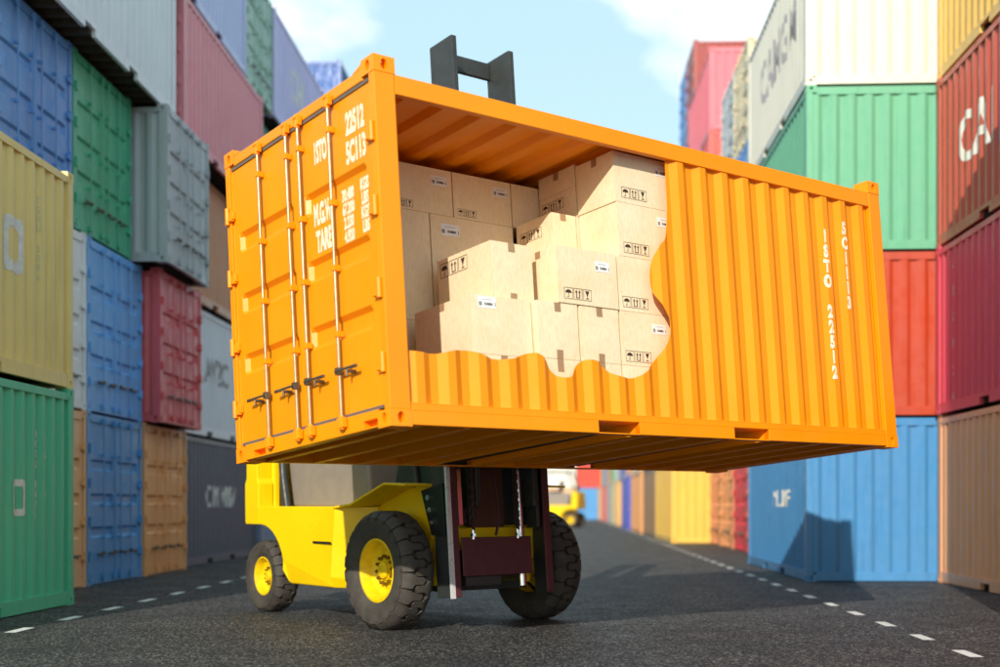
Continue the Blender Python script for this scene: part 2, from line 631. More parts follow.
def container(label, hexc, kind, u, v, tier, near=True, group='stacked shipping containers', prints=(), wear=0.3, grime=0.7, rough=0.40):
    """kind: L/R = long side on the lane edge u, running from v; DL/DR = door end on the lane edge, from v; E = door end towards the camera at (u, v)"""
    if kind == 'L':
        th, c = 90, (u - BW / 2, v + BL / 2)
    elif kind == 'R':
        th, c = -90, (u + BW / 2, v + BL / 2)
    elif kind == 'DL':
        th, c = 180, (u - BL / 2, v + BW / 2)
    elif kind == 'DR':
        th, c = 0, (u + BL / 2, v + BW / 2)
    else:
        th, c = 90, (u + BW / 2, v + BL / 2)
    jit = R(random.uniform(-.35, .35)) if v < 60 else 0
    o = thing('shipping_container', label, 'shipping container', group)
    o.location = lane(c[0], c[1], (tier - 1) * (BH + .001))
    o.rotation_euler = (0, 0, ROW + R(th) + jit)
    m = paint(hexc, wear, rough, grime)
    link('frame', SH['frame'], m, o)
    link('side_panel', SH['side_panel'], m, o)
    s2 = link('side_panel', SH['side_panel'], m, o)
    s2.rotation_euler = (0, 0, math.pi)
    link('end_panel', SH['end_panel'], m, o)
    link('roof', SH['roof'], m, o)
    link('floor', SH['floor'], UNDER, o)
    for nm in ('door_a', 'door_b'):
        d = link('door', SH[nm], m, o)
        if near and kind[0] in 'DE' or near and kind == 'L':
            for i in (0, 1):
                link('lock_rod', SH[nm + '_rod%d' % i], m, d)
                link('door_handle', SH[nm + '_handle%d' % i], HANDLE, d)
    at = SH['side_at']
    for txt, size, x, z, mat, xs, mode in prints:
        if mode == 'ring':
            outer, inner = size, size * .62
            t = MB()
            def sq(a, n=6):
                r = a * .35
                pts = []
                for cx, cy, t0 in ((a - r, a - r, 0), (-a + r, a - r, 90), (-a + r, -a + r, 180), (a - r, -a + r, 270)):
                    for i in range(n + 1):
                        q = R(t0 + 90 * i / n)
                        pts.append((cx + r * math.cos(q), cy + r * math.sin(q)))
                return pts
            po, pi_ = sq(outer), sq(inner)
            bm = bmesh.new()
            vo = [bm.verts.new((x + a * xs, z + b, 0)) for a, b in po]
            vi = [bm.verts.new((x + a * xs, z + b, 0)) for a, b in pi_]
            k = len(vo)
            for i in range(k):
                bm.faces.new((vo[i], vo[(i + 1) % k], vi[(i + 1) % k], vi[i]))
            for b in SH['side_breaks']:
                if x - outer * xs < b < x + outer * xs:
                    bmesh.ops.bisect_plane(bm, geom=bm.verts[:] + bm.edges[:] + bm.faces[:], plane_co=(b, 0, 0), plane_no=(1, 0, 0), dist=1e-5)
            bm.verts.index_update()
            t.add([(p.co.x, .014 + at(p.co.x) - .004, p.co.y) for p in bm.verts], [tuple(q.index for q in f.verts) for f in bm.faces])
            bm.free()
            ctr(t).build('painted_emblem', mat, o)
        elif mode == 'col':
            t = MB()
            for i, ch in enumerate(txt):
                if ch == ' ':
                    continue
                q = text_mb(ch, size, lambda a, b: (a, .014 + at(a) - .004, b), .004, xs, SH['side_breaks'], off=(x, z - i * size * .95))
                t.add(q.v, q.f)
            ctr(t).build('lettering', mat, o)
        else:
            t = text_mb(txt, size, lambda a, b: (a, .014 + at(a) - .004, b), size * .02, xs, SH['side_breaks'], off=(x, z))
            ctr(t).build('lettering', mat, o)
    return o

LG = 'stacked shipping containers on the left of the lane'
RG = 'stacked shipping containers on the right of the lane'
FG = 'far shipping containers down the lane'
def brighter(hexc, k):  # lifts paint colours to stand in for missing fill light
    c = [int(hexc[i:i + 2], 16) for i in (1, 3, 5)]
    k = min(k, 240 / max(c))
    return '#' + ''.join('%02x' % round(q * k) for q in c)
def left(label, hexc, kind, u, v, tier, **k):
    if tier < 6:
        hexc = brighter(hexc, 1.13)  # left row: fill light worked into the paint colour
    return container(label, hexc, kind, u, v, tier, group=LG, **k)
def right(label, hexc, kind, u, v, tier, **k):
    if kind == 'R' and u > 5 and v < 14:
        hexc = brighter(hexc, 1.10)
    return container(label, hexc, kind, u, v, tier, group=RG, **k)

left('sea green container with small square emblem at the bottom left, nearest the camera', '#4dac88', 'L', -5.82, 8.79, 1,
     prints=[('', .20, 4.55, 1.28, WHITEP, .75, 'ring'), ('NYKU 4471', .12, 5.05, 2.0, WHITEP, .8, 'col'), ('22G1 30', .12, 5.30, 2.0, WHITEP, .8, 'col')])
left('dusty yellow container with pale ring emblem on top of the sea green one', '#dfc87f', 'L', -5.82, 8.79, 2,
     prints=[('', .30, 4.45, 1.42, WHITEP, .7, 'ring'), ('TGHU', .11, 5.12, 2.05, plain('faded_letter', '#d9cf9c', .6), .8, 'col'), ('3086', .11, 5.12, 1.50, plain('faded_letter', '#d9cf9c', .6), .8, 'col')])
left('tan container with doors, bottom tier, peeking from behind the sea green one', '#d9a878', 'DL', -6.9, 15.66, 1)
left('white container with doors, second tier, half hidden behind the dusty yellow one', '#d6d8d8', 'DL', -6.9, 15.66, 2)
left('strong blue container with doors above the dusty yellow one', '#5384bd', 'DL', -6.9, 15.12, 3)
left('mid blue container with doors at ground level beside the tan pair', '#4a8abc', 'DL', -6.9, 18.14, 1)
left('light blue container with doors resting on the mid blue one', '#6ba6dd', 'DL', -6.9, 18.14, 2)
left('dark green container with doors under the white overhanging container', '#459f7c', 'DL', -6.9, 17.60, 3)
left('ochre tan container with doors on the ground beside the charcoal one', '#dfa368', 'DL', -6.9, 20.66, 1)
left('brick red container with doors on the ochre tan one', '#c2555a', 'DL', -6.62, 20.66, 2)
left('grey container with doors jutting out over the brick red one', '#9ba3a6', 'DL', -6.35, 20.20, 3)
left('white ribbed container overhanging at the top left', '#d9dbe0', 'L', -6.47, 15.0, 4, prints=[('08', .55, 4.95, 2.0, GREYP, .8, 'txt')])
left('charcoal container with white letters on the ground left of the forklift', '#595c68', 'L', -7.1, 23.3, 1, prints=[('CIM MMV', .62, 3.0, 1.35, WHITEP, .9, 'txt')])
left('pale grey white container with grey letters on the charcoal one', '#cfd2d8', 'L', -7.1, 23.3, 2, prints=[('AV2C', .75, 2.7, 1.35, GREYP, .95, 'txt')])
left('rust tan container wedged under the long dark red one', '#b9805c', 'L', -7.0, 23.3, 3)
left('long dark red container high up behind the orange container', '#cf8088', 'L', -6.6, 21.9, 4)  # red paled in the paint itself to stand for haze and sheen
left('lavender blue container with white blotchy emblem above the dark red one', '#b4bbdf', 'L', -6.6, 20.4, 5, prints=[('8', .9, 4.1, 1.6, WHITEP, 1.0, 'txt')])  # distance haze mixed into the paint colour
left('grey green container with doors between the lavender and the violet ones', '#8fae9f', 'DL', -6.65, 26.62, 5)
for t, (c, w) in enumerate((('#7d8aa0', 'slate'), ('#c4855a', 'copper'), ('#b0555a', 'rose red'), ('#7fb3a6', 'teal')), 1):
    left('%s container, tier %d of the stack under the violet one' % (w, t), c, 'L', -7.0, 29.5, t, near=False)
left('violet container with white marks at the top of the left row', '#b5b0d8', 'L', -6.6, 28.9 + .25, 5, prints=[('CH', 1.1, 2.6, 1.4, WHITEP, 1.0, 'txt')], near=False)  # paint colour paled for distance haze
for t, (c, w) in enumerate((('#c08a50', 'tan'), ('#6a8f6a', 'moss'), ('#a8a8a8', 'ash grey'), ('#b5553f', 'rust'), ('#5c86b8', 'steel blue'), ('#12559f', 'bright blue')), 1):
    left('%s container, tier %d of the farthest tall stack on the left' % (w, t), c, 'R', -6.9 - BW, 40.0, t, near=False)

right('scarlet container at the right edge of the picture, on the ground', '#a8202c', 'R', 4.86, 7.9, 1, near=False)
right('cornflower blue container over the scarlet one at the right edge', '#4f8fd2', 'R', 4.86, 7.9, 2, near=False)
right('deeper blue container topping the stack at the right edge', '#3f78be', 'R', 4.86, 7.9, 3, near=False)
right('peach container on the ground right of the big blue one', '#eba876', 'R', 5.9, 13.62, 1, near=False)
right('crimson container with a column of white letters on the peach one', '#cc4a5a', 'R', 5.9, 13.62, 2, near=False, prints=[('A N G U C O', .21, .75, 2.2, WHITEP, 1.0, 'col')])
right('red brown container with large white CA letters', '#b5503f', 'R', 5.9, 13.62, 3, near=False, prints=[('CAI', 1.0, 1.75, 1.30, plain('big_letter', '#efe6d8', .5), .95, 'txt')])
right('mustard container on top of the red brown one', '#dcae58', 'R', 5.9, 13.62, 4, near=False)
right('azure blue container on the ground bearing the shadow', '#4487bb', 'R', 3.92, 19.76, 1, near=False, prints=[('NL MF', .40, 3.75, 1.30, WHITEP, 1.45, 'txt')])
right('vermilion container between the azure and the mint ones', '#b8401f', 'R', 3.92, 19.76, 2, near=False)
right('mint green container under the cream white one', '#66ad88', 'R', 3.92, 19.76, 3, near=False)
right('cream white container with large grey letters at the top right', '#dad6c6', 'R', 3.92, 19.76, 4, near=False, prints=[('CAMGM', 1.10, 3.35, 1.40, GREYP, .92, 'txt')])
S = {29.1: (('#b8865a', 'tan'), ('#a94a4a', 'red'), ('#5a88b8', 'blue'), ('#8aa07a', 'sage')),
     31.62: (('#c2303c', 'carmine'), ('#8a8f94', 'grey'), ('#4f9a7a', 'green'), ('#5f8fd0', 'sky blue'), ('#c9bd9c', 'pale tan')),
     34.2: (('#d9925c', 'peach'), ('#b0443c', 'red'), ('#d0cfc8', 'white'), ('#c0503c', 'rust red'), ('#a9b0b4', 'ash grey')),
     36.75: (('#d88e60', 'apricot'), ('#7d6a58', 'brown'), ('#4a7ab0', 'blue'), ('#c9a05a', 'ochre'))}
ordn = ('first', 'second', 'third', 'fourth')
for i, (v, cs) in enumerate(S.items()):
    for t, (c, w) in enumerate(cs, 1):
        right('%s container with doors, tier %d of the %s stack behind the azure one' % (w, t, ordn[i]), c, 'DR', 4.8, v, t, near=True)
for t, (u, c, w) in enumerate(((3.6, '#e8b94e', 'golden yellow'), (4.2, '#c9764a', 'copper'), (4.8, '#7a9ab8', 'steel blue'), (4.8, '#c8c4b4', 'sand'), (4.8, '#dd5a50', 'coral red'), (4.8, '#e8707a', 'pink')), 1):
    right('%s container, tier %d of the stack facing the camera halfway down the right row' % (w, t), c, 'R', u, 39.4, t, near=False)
for i, v in enumerate((45.8, 48.4, 51.0)):
    cols = [(('#c8843c', 'amber'), ('#8c4a3c', 'brown'), ('#bfbfb8', 'grey'), ('#6a9a80', 'green'), ('#a04a40', 'oxide'), ('#8c3a34', 'dark red'), ('#9c4038', 'maroon')),
            (('#b0a060', 'khaki'), ('#607aa0', 'dull blue'), ('#a85a40', 'rust'), ('#d0d0c8', 'white'), ('#4f8fd0', 'azure'), ('#4a90d4', 'bright blue'), ('#4286cc', 'cobalt')),
            (('#909088', 'grey'), ('#b06050', 'red'), ('#d0a860', 'tan'), ('#5a7aa8', 'blue'), ('#c9c4b0', 'sand'), ('#b8a890', 'beige'))][i]
    for t, (c, w) in enumerate(cols, 1):
        container('%s container with doors, tier %d of the %s tall stack beyond the pink one' % (w, t, ordn[i]), c, 'DR', 6.3 if t < 3 else 5.0, v, t, near=False, group=FG)
far_cols = [('#8c6a4c', 'umber'), ('#dd9a5e', 'peach'), ('#4a58b0', 'indigo'), ('#e0a468', 'apricot'), ('#d8b070', 'straw'), ('#8f948c', 'stone grey'), ('#6fb8b0', 'aqua'), ('#c4565a', 'rose'), ('#c9a070', 'buff')]
far_top = [('#a05a48', 'brick'), ('#c9b48c', 'sand'), ('#d8965a', 'ochre'), ('#6a6a9c', 'slate violet'), ('#b0b8b4', 'silver'), ('#7a9c70', 'sage'), ('#c87a50', 'copper'), ('#5a88a8', 'steel blue'), ('#a8a060', 'olive')]
fo = ('first', 'second', 'third', 'fourth', 'fifth', 'sixth', 'seventh', 'eighth', 'ninth')
for k in range(9):
    container('%s container on the ground, %s along the far right row' % (far_cols[k][1], fo[k]), far_cols[k][0], 'R', 3.6 - .12 * (k % 3), 45.7 + 6.25 * k, 1, near=False, group=FG)
    container('%s container, upper tier, %s along the far right row' % (far_top[k][1], fo[k]), far_top[k][0], 'R', 3.6 - .05 * (k % 2), 45.7 + 6.25 * k, 2, near=False, group=FG)
end = [(('#4a90c8', 'blue'), ('#d0402c', 'red')), (('#e0b080', 'peach'), ('#e0dcd0', 'white')), (('#d8d4cc', 'ivory'), ('#7ac4d4', 'cyan')), (('#d87a80', 'pink'), ('#e6e2da', 'chalk')), (('#c89a5c', 'tan'), ('#7aa0c0', 'pale blue'))]
for k, pair in enumerate(end):
    for t, (c, w) in enumerate(pair, 1):
        container('%s container end, tier %d of the %s stack closing the lane far away' % (w, t, fo[k]), c, 'E', 1.7 - 2.52 * k, 101.5, t, near=False, group=FG)

# ------------------------------------------------------------------ the lifted orange container (corner coordinates, tilted back on the forks)
HL, HW, HH = 5.788, 2.333, 2.591
def Rm(rx, ry, rz):
    return Matrix.Rotation(R(rz), 4, 'Z') @ Matrix.Rotation(R(ry), 4, 'Y') @ Matrix.Rotation(R(rx), 4, 'X')
MC = Matrix.Translation((-.736, 8.441, .537 + CAM_H)) @ Rm(-4.93, -.14, 37.96)
hero = thing('cargo_container', 'bright orange container with torn open side, lifted by the forklift', 'shipping container', None, MC)
BV = 0.005
def hpart(name, m, mat=ORANGE, parent=hero, bevel=BV, smooth=False):
    return m.build(name, mat, parent, smooth, bevel)
L, W, H = HL, HW, HH
for ix in (0, 1):
    for iy in (0, 1):
        for iz in (0, 1):
            hpart('corner_casting', casting_at(L, W, H, ix, iy, iz), bevel=0)
        y0, y1 = (.003, .062) if not iy else (W - .062, W - .003)
        sx = (lambda x: x) if not ix else (lambda x: L - x)
        sy = (lambda y: y) if not iy else (lambda y: W - y)
        pol = [(.003, .003), (.172, .003), (.172, .05), (.10, .05), (.10, .10), (.030, .10), (.030, .075), (.003, .075)]
        hpart('corner_post', MB().prism([(sx(a), sy(b)) for a, b in pol], 2, .118, H - .118))
POCK = ((1.908, 2.349), (3.462, 3.906))
for iy in (0, 1):
    sy = (lambda y: y) if not iy else (lambda y: W - y)
    a, b = sorted((sy(.004), sy(.060)))
    hpart('top_rail', MB().box(.178, L - .178, a, b, 2.335, 2.475))
    m = MB().box(.178, L - .178, a, b, .113, .160)
    x = .178
    for p0, p1 in POCK + ((L - .178, None),):
        m.box(x, p0, a, b, .014, .113)
        x = p1
    m.box(.178, L - .178, *sorted((sy(.006), sy(.075))), .160, .168)
    hpart('bottom_rail', m, bevel=.003)
# door end frame
m = MB().box(.004, .10, .162, W - .162, 2.452, 2.535)
m.prism([(.162, 2.535), (.30, 2.535), (.162, 2.58)], 0, .004, .05)
m.prism([(W - .162, 2.535), (W - .162, 2.58), (W - .30, 2.535)], 0, .004, .05)
hpart('door_header', m)
m = MB()
sillp = ((.155, .355), (1.825, 2.03))
y = .162
for p0, p1 in sillp + ((W - .162, None),):
    if p0 > y:
        m.box(.004, .10, y, p0, .014, .135)
    if p1:
        m.box(.004, .10, max(p0, .162), p1, .075, .135)
        m.box(.004, .10, max(p0, .162), p1, .014, .024)
        m.box(.07, .10, max(p0, .162), p1, .024, .075)
    y = p1
hpart('door_sill', m, bevel=.002)
for z0, z1 in ((2.36, 2.52), (.014, .15)):
    hpart('end_beam', MB().box(L - .09, L - .004, .162, W - .162, z0, z1))
pe, _ = profile(.10, W - .10, .12)
hpart('end_panel', corr_solid(pe, lambda d, b: d + b, .15, 2.36, .004).xform(Matrix(((0, -1, 0, L - .014), (1, 0, 0, 0), (0, 0, 1, 0), (0, 0, 0, 1)))), bevel=0)
SIDE_Y = .014
spr, sat = profile(.172, L - .172, .2395)
sbreaks = [p[0] for p in spr]
# torn side wall
CUT = [(.16, .536), (.30, .528), (.452, .532), (.60, .565), (.717, .573), (.80, .556), (.894, .535), (1.01, .528), (1.127, .544), (1.24, .585), (1.321, .598), (1.39, .580), (1.443, .536), (1.50, .470), (1.56, .437), (1.62, .430),
       (1.675, .444), (1.725, .505), (1.786, .560), (1.86, .585), (1.974, .573), (2.04, .535), (2.095, .502), (2.16, .478), (2.232, .468), (2.32, .470), (2.398, .489), (2.48, .530), (2.54, .579), (2.62, .645), (2.69, .721),
       (2.755, .82), (2.79, .935), (2.762, 1.016), (2.68, 1.132), (2.632, 1.209), (2.615, 1.32), (2.64, 1.443), (2.675, 1.52), (2.722, 1.593), (2.78, 1.645), (2.824, 1.714), (2.85, 1.80), (2.868, 1.95), (2.877, 2.289), (2.88, 2.40)]
def catmull(p, n=4):
    out = []
    for i in range(len(p) - 1):
        a, b, c, d = p[max(i - 1, 0)], p[i], p[i + 1], p[min(i + 2, len(p) - 1)]
        for k in range(n):
            t = k / n
            out.append(tuple(.5 * (2 * b[j] + (c[j] - a[j]) * t + (2 * a[j] - 5 * b[j] + 4 * c[j] - d[j]) * t * t + (3 * b[j] - a[j] - 3 * c[j] + d[j]) * t ** 3) for j in (0, 1)))
    return out + [p[-1]]
poly = catmull(CUT) + [(2.88, 2.6), (.10, 2.6), (.10, .536)]
pan = corr_solid(spr, lambda d, b: SIDE_Y + d + b, .165, 2.338, .007).build('side_panel', ORANGE)
cutter = MB().prism(poly, 1, -.3, .3).build('cutter', ORANGE)
md = pan.modifiers.new('cut', 'BOOLEAN')
md.object = cutter
md.operation = 'DIFFERENCE'
md.solver = 'EXACT'
dg = bpy.context.evaluated_depsgraph_get()
cutme = bpy.data.meshes.new_from_object(pan.evaluated_get(dg))
bpy.data.objects.remove(pan)
bpy.data.objects.remove(cutter)
cutme.name = 'torn_side_panel'
sp = link('torn_side_panel', cutme, ORANGE, hero)
sp['label'] = 'corrugated side wall torn away with a wavy edge'
hpart('back_panel', corr_solid(spr, lambda d, b: W - SIDE_Y - d - b, .165, 2.338, .006), bevel=0)
rp, _ = profile(.10, L - .09, .2, .35, ((0, 0), (.13, 0), (.18, 1), (.30, 1)), .046)
n = len(rp)
m = MB()
vs = []
for t in (0, .004):
    vs += [(x, .055, 2.455 - d - t) for x, d in rp] + [(x, W - .055, 2.455 - d - t) for x, d in rp]
fs = [(i, i + 1, n + i + 1, n + i) for i in range(n - 1)] + [(2 * n + i, 3 * n + i, 3 * n + i + 1, 2 * n + i + 1) for i in range(n - 1)]
hpart('roof_panel', m.add(vs, fs), bevel=0)
hpart('floor_board', MB().box(.10, L - .09, .062, W - .062, .136, .156), PLY, bevel=0)
hpart('floor_underside', MB().box(.10, L - .09, .062, W - .062, .128, .1355), plain('underfloor_shade_brown', '#38200c', .7, 0, .3), bevel=0)  # dark brown puts the shade under the floor into the colour
x = .26
while x < L - .2:
    clash = [p for p in POCK if p[0] - .05 < x < p[1] + .05]
    if not clash:
        hpart('cross_member', MB().box(x - .005, x + .005, .062, W - .062, .016, .128).box(x - .03, x + .035, .063, W - .063, .010, .018), bevel=0)
    x += .44
for p0, p1 in POCK:
    hpart('fork_pocket', MB().box(p0 - .006, p0, .008, W - .008, .014, .112).box(p1, p1 + .006, .008, W - .008, .014, .112).box(p0, p1, .010, W - .010, .110, .127)
          .box(p0, p1, .006, .09, .012, .020).box(p0, p1, W - .09, W - .006, .012, .020), bevel=0)
# doors
mid = 1.148
for y0, y1, hs, ss, hy, s in ((.098, mid - .006, (.60, 1.05), (-1, -1), .045, 1), (mid + .006, W - .098, (1.24, 1.705), (1, 1), W - .045, -1)):
    d = hpart('door', door_leaf(y0, y1, .160, 2.424), bevel=.004)
    hpart('gasket', MB().box(.012, .09, y0 - .002, y1 + .002, 2.425, 2.451).box(.012, .09, y0, y1, .136, .159)
          .box(.030, .08, *((y1, y1 + .0055) if s == 1 else (y0 - .0055, y0)), .160, 2.424), GASKET, d, 0)
    for y, q in zip(hs, ss):
        hpart('lock_rod', lock_rod(y), STEEL, d, 0, True)
        for z in (.74, 1.22, 1.70, 2.24):
            hpart('rod_bracket', rod_brackets(y, (z,)), ORANGE, d, .004)
        for z, sg in ((2.45, 1), (.10, -1)):
            hpart('rod_keeper', rod_keeper(y, z, sg), ORANGE, d, .003)
        hpart('door_handle', rod_handle(y, q), HANDLE, d, .003)
    for z in (.442, .955, 1.529, 2.053):
        hpart('hinge', hinge(z, hy, s), ORANGE, d, .003, True)
# lettering on the door and on the side wall
DX = .019
def on_door(a, b):
    return (DX, -a, b)
def door_text(txt, size, y, z, xs=.62, bold=.006):
    text_mb(txt, size, on_door, bold, xs, off=(-y, z)).build('lettering', LETTER, hero)
door_text('1STO', .215, .800, 2.145, .38, .011)
door_text('22512', .215, .305, 2.215, .46, .011)
door_text('5C113', .215, .305, 2.005, .46, .011)
door_text('M.G.W', .215, .800, 1.685, .40, .011)
door_text('TARE', .215, .795, 1.480, .44, .011)
for i, (a, b) in enumerate((('30.480', 'KGS'), ('67.200', 'LBS'), ('2.230', 'KGS'), ('4.920', 'LBS'))):
    door_text(a, .115, .440, 1.72 - i * .10, .52, .006)
    door_text(b, .115, .215, 1.735 - i * .10, .52, .006)
def side_text(txt, size, x, z, pitch):
    m = MB()
    for i, ch in enumerate(txt):
        if ch != ' ':
            q = text_mb(ch, size, lambda a, b: (a, SIDE_Y + sat(a) - .003, b), .010, .66, sbreaks, off=(x, z - i * pitch))
            m.add(q.v, q.f)
    m.build('lettering', LETTER, hero)
side_text('1STO', .155, 4.905, 1.95, .142)
side_text('22512', .155, 4.905, 1.95 - 5 * .142, .142)
side_text('5C1113', .155, 5.195, 2.06, .142)

# ------------------------------------------------------------------ cardboard boxes inside
def face_fn(face, x0, x1, y0, y1, e=.0012):
    if face == 'front':
        return lambda a, b: (x0 + a, y0 - e, b)
    return lambda a, b: (x0 - e, y1 - a, b)
def quad(fn, a0, a1, b0, b1):
    return [fn(a0, b0), fn(a1, b0), fn(a1, b1), fn(a0, b1)]
def symbols(fn, a, b, s):
    """umbrella, this-way-up arrows and glass, each in a square frame"""
    m = MB()
    def R4(a0, a1, b0, b1):
        m.add(quad(fn, a + a0 * s, a + a1 * s, b + b0 * s, b + b1 * s), [(0, 1, 2, 3)])
    def P(pts):
        m.add([fn(a + p * s, b + q * s) for p, q in pts], [tuple(range(len(pts)))])
    for k in range(3):
        o = k * 1.08
        t = .045
        R4(o, o + 1, 0, t), R4(o, o + 1, 1 - t, 1), R4(o, o + t, t, 1 - t), R4(o + 1 - t, o + 1, t, 1 - t)
    c = .5
    P([(c + .36 * math.cos(R(180 * i / 10)), .52 + .30 * math.sin(R(180 * i / 10))) for i in range(11)])
    R4(c - .03, c + .03, .22, .52), R4(c - .16, c + .03, .16, .22)
    for q in (1.08 + .32, 1.08 + .68):
        R4(q - .05, q + .05, .20, .66)
        P([(q - .14, .64), (q + .14, .64), (q, .88)])
    R4(1.08 + .27, 1.08 + .73, .13, .20)
    c = 2.16 + .5
    P([(c - .06, .46), (c + .06, .46), (c + .24, .86), (c - .24, .86)])
    R4(c - .035, c + .035, .22, .46), R4(c - .18, c + .18, .15, .22)
    return m

BOXM = {}
def carton(label, x0, x1, y0, y1, z0, z1, marks=(), rot=0.0):
    """marks: (kind, face, a, b, size) with a,b measured from the face's lower left corner"""
    gap = .006
    cx, cy = (x0 + x1) / 2, (y0 + y1) / 2
    o = thing('cardboard_box', label, 'cardboard box', 'cardboard boxes in the orange container',
              MC @ Matrix.Translation((cx, cy, z0)) @ Matrix.Rotation(R(rot), 4, 'Z'))
    X0, X1, Y0, Y1, hh = x0 - cx + gap, x1 - cx - gap, y0 - cy + gap, y1 - cy - gap, z1 - z0 - .003
    # a box whose top flaps and walls are slightly bulged
    bm = bmesh.new()
    bmesh.ops.create_grid(bm, x_segments=1, y_segments=1, size=1)
    bm.free()
    n = 5
    m = MB()
    def bulge(t, q):
        return .006 * math.sin(math.pi * t) * math.sin(math.pi * q)
    for face in range(4):
        vs = []
        for j in range(n + 1):
            for i in range(n + 1):
                t, q = i / n, j / n
                b = bulge(t, q)
                z = hh * q
                if face == 0:
                    p = (X0 + (X1 - X0) * t, Y0 - b, z)
                elif face == 1:
                    p = (X1 + b, Y0 + (Y1 - Y0) * t, z)
                elif face == 2:
                    p = (X1 + (X0 - X1) * t, Y1 + b, z)
                else:
                    p = (X0 - b, Y1 + (Y0 - Y1) * t, z)
                vs.append(p)
        m.add(vs, [(j * (n + 1) + i, j * (n + 1) + i + 1, (j + 1) * (n + 1) + i + 1, (j + 1) * (n + 1) + i) for j in range(n) for i in range(n)])
    ym = (Y0 + Y1) / 2
    for z in (0, hh):
        m.add([(X0, Y0, z), (X1, Y0, z), (X1, ym - .0015, z), (X0, ym - .0015, z)], [(0, 1, 2, 3)])
        m.add([(X0, ym + .0015, z), (X1, ym + .0015, z), (X1, Y1, z), (X0, Y1, z)], [(0, 1, 2, 3)])
    body = m.mesh('body', False)
    bm = bmesh.new()
    bm.from_mesh(body)
    bmesh.ops.remove_doubles(bm, verts=bm.verts, dist=1e-4)
    bmesh.ops.recalc_face_normals(bm, faces=bm.faces)
    bm.to_mesh(body)
    bm.free()
    for p in body.polygons:
        p.use_smooth = True
    body.set_sharp_from_angle(angle=R(35))
    link('body', body, CARD, o)
    for kind, face, a, b, s in marks:
        w_, h_ = ((X1 - X0) if face == 'front' else (Y1 - Y0)), hh
        def fn(p, q, face=face, e=.0012):
            t = p / w_
            bb = bulge(min(max(t, 0), 1), min(max(q / hh, 0), 1)) + e
            return (X0 + p, Y0 - bb, q) if face == 'front' else (X0 - bb, Y1 - p, q)
        def grid(a0, a1, b0, b1, e, nn=4):
            g_ = MB()
            g_.add([fn(a0 + (a1 - a0) * i / nn, b0 + (b1 - b0) * j / nn, face, e) for j in range(nn + 1) for i in range(nn + 1)],
                   [(j * (nn + 1) + i, j * (nn + 1) + i + 1, (j + 1) * (nn + 1) + i + 1, (j + 1) * (nn + 1) + i) for j in range(nn) for i in range(nn)])
            return g_
        if kind == 'tape_top':
            ca = a if a is not None else w_ / 2
            grid(ca - .032, ca + .032, hh - s, hh - .001, .0014).build('tape', TAPE, o)
        elif kind == 'tape_low':
            ca = a if a is not None else w_ / 2
            grid(ca - .032, ca + .032, .001, s, .0014).build('tape', TAPE, o)
        elif kind == 'label':
            lw, lh = s, s * .52
            lb = grid(a, a + lw, b, b + lh, .0022).build('shipping_label', STICKER, o)
            f3 = lambda p, q: fn(p, q, face, .0042)
            t = text_mb('10-00004', lh * .30, f3, .0012, .78, off=(a + lw * .56, b + lh * .34))
            for (q0, q1, r0, r1) in ((.06, .20, .18, .23), (.06, .20, .45, .50), (.06, .10, .23, .45), (.16, .20, .23, .45), (.92, .95, .18, .52), (.12, .14, .28, .40)):
                t.add(quad(f3, a + lw * q0, a + lw * q1, b + lh * r0, b + lh * r1), [(0, 1, 2, 3)])
            for i in range(9):
                q0 = .24 + i * .06
                t.add(quad(f3, a + lw * q0, a + lw * (q0 + .042), b + lh * .72, b + lh * .755), [(0, 1, 2, 3)])
            t.build('print', INK, lb)['kind'] = 'stuff'
        elif kind == 'marks':
            symbols(lambda p, q: fn(p, q, face, .0014), a, b, s).build('handling_marks', STAMP, o)
    return o

F, LF = 'front', 'left'
Z = (.158, .602, 1.047, 1.500, 1.950, 2.375)
# right hand column against the remaining wall
carton('topmost box of the right hand column under the roof edge', 2.375, 3.02, .15, .62, Z[4], 2.372, [('label', F, .47, .285, .17), ('marks', F, .07, .04, .090), ('tape_top', LF, None, 0, .07)])
carton('second box from the top of the right hand column, label by the torn edge', 2.385, 3.02, .15, .62, Z[3], Z[4], [('label', F, .45, .30, .16), ('marks', F, .05, .03, .090)])
carton('third box down the right hand column, partly behind the orange tongue', 2.355, 3.0, .15, .62, Z[2], Z[3], [('marks', F, .03, .03, .090)])
carton('fourth box down the right hand column with label in the torn notch', 2.352, 3.0, .15, .62, Z[1], Z[2], [('label', F, .345, .28, .16), ('marks', F, .03, .03, .090)])
carton('lowest box of the right hand column, mostly behind the torn wall', 2.350, 3.0, .15, .62, Z[0], Z[1], [('tape_top', F, None, 0, .06)])
# middle
carton('wide box with label and handling marks in the middle of the load', 1.695, 2.340, .14, .60, Z[2], Z[3], [('label', F, .39, .285, .16), ('marks', F, .055, .035, .090), ('tape_top', LF, None, 0, .06)])
carton('left one of the two taped boxes under the wide middle box', 1.475, 1.898, .15, .60, Z[1], Z[2], [('tape_top', F, None, 0, .075), ('tape_low', F, None, 0, .07)])
carton('right one of the two taped boxes under the wide middle box', 1.910, 2.338, .15, .60, Z[1], Z[2], [('tape_top', F, None, 0, .075), ('tape_low', F, None, 0, .07)])
carton('bottom box peeking through the dip in the torn wall', 1.475, 1.898, .15, .60, Z[0], Z[1], [('tape_top', F, None, 0, .10)])
carton('bottom box right of the dip, behind the torn wall', 1.910, 2.338, .15, .60, Z[0], Z[1], [('tape_top', F, None, 0, .10)])
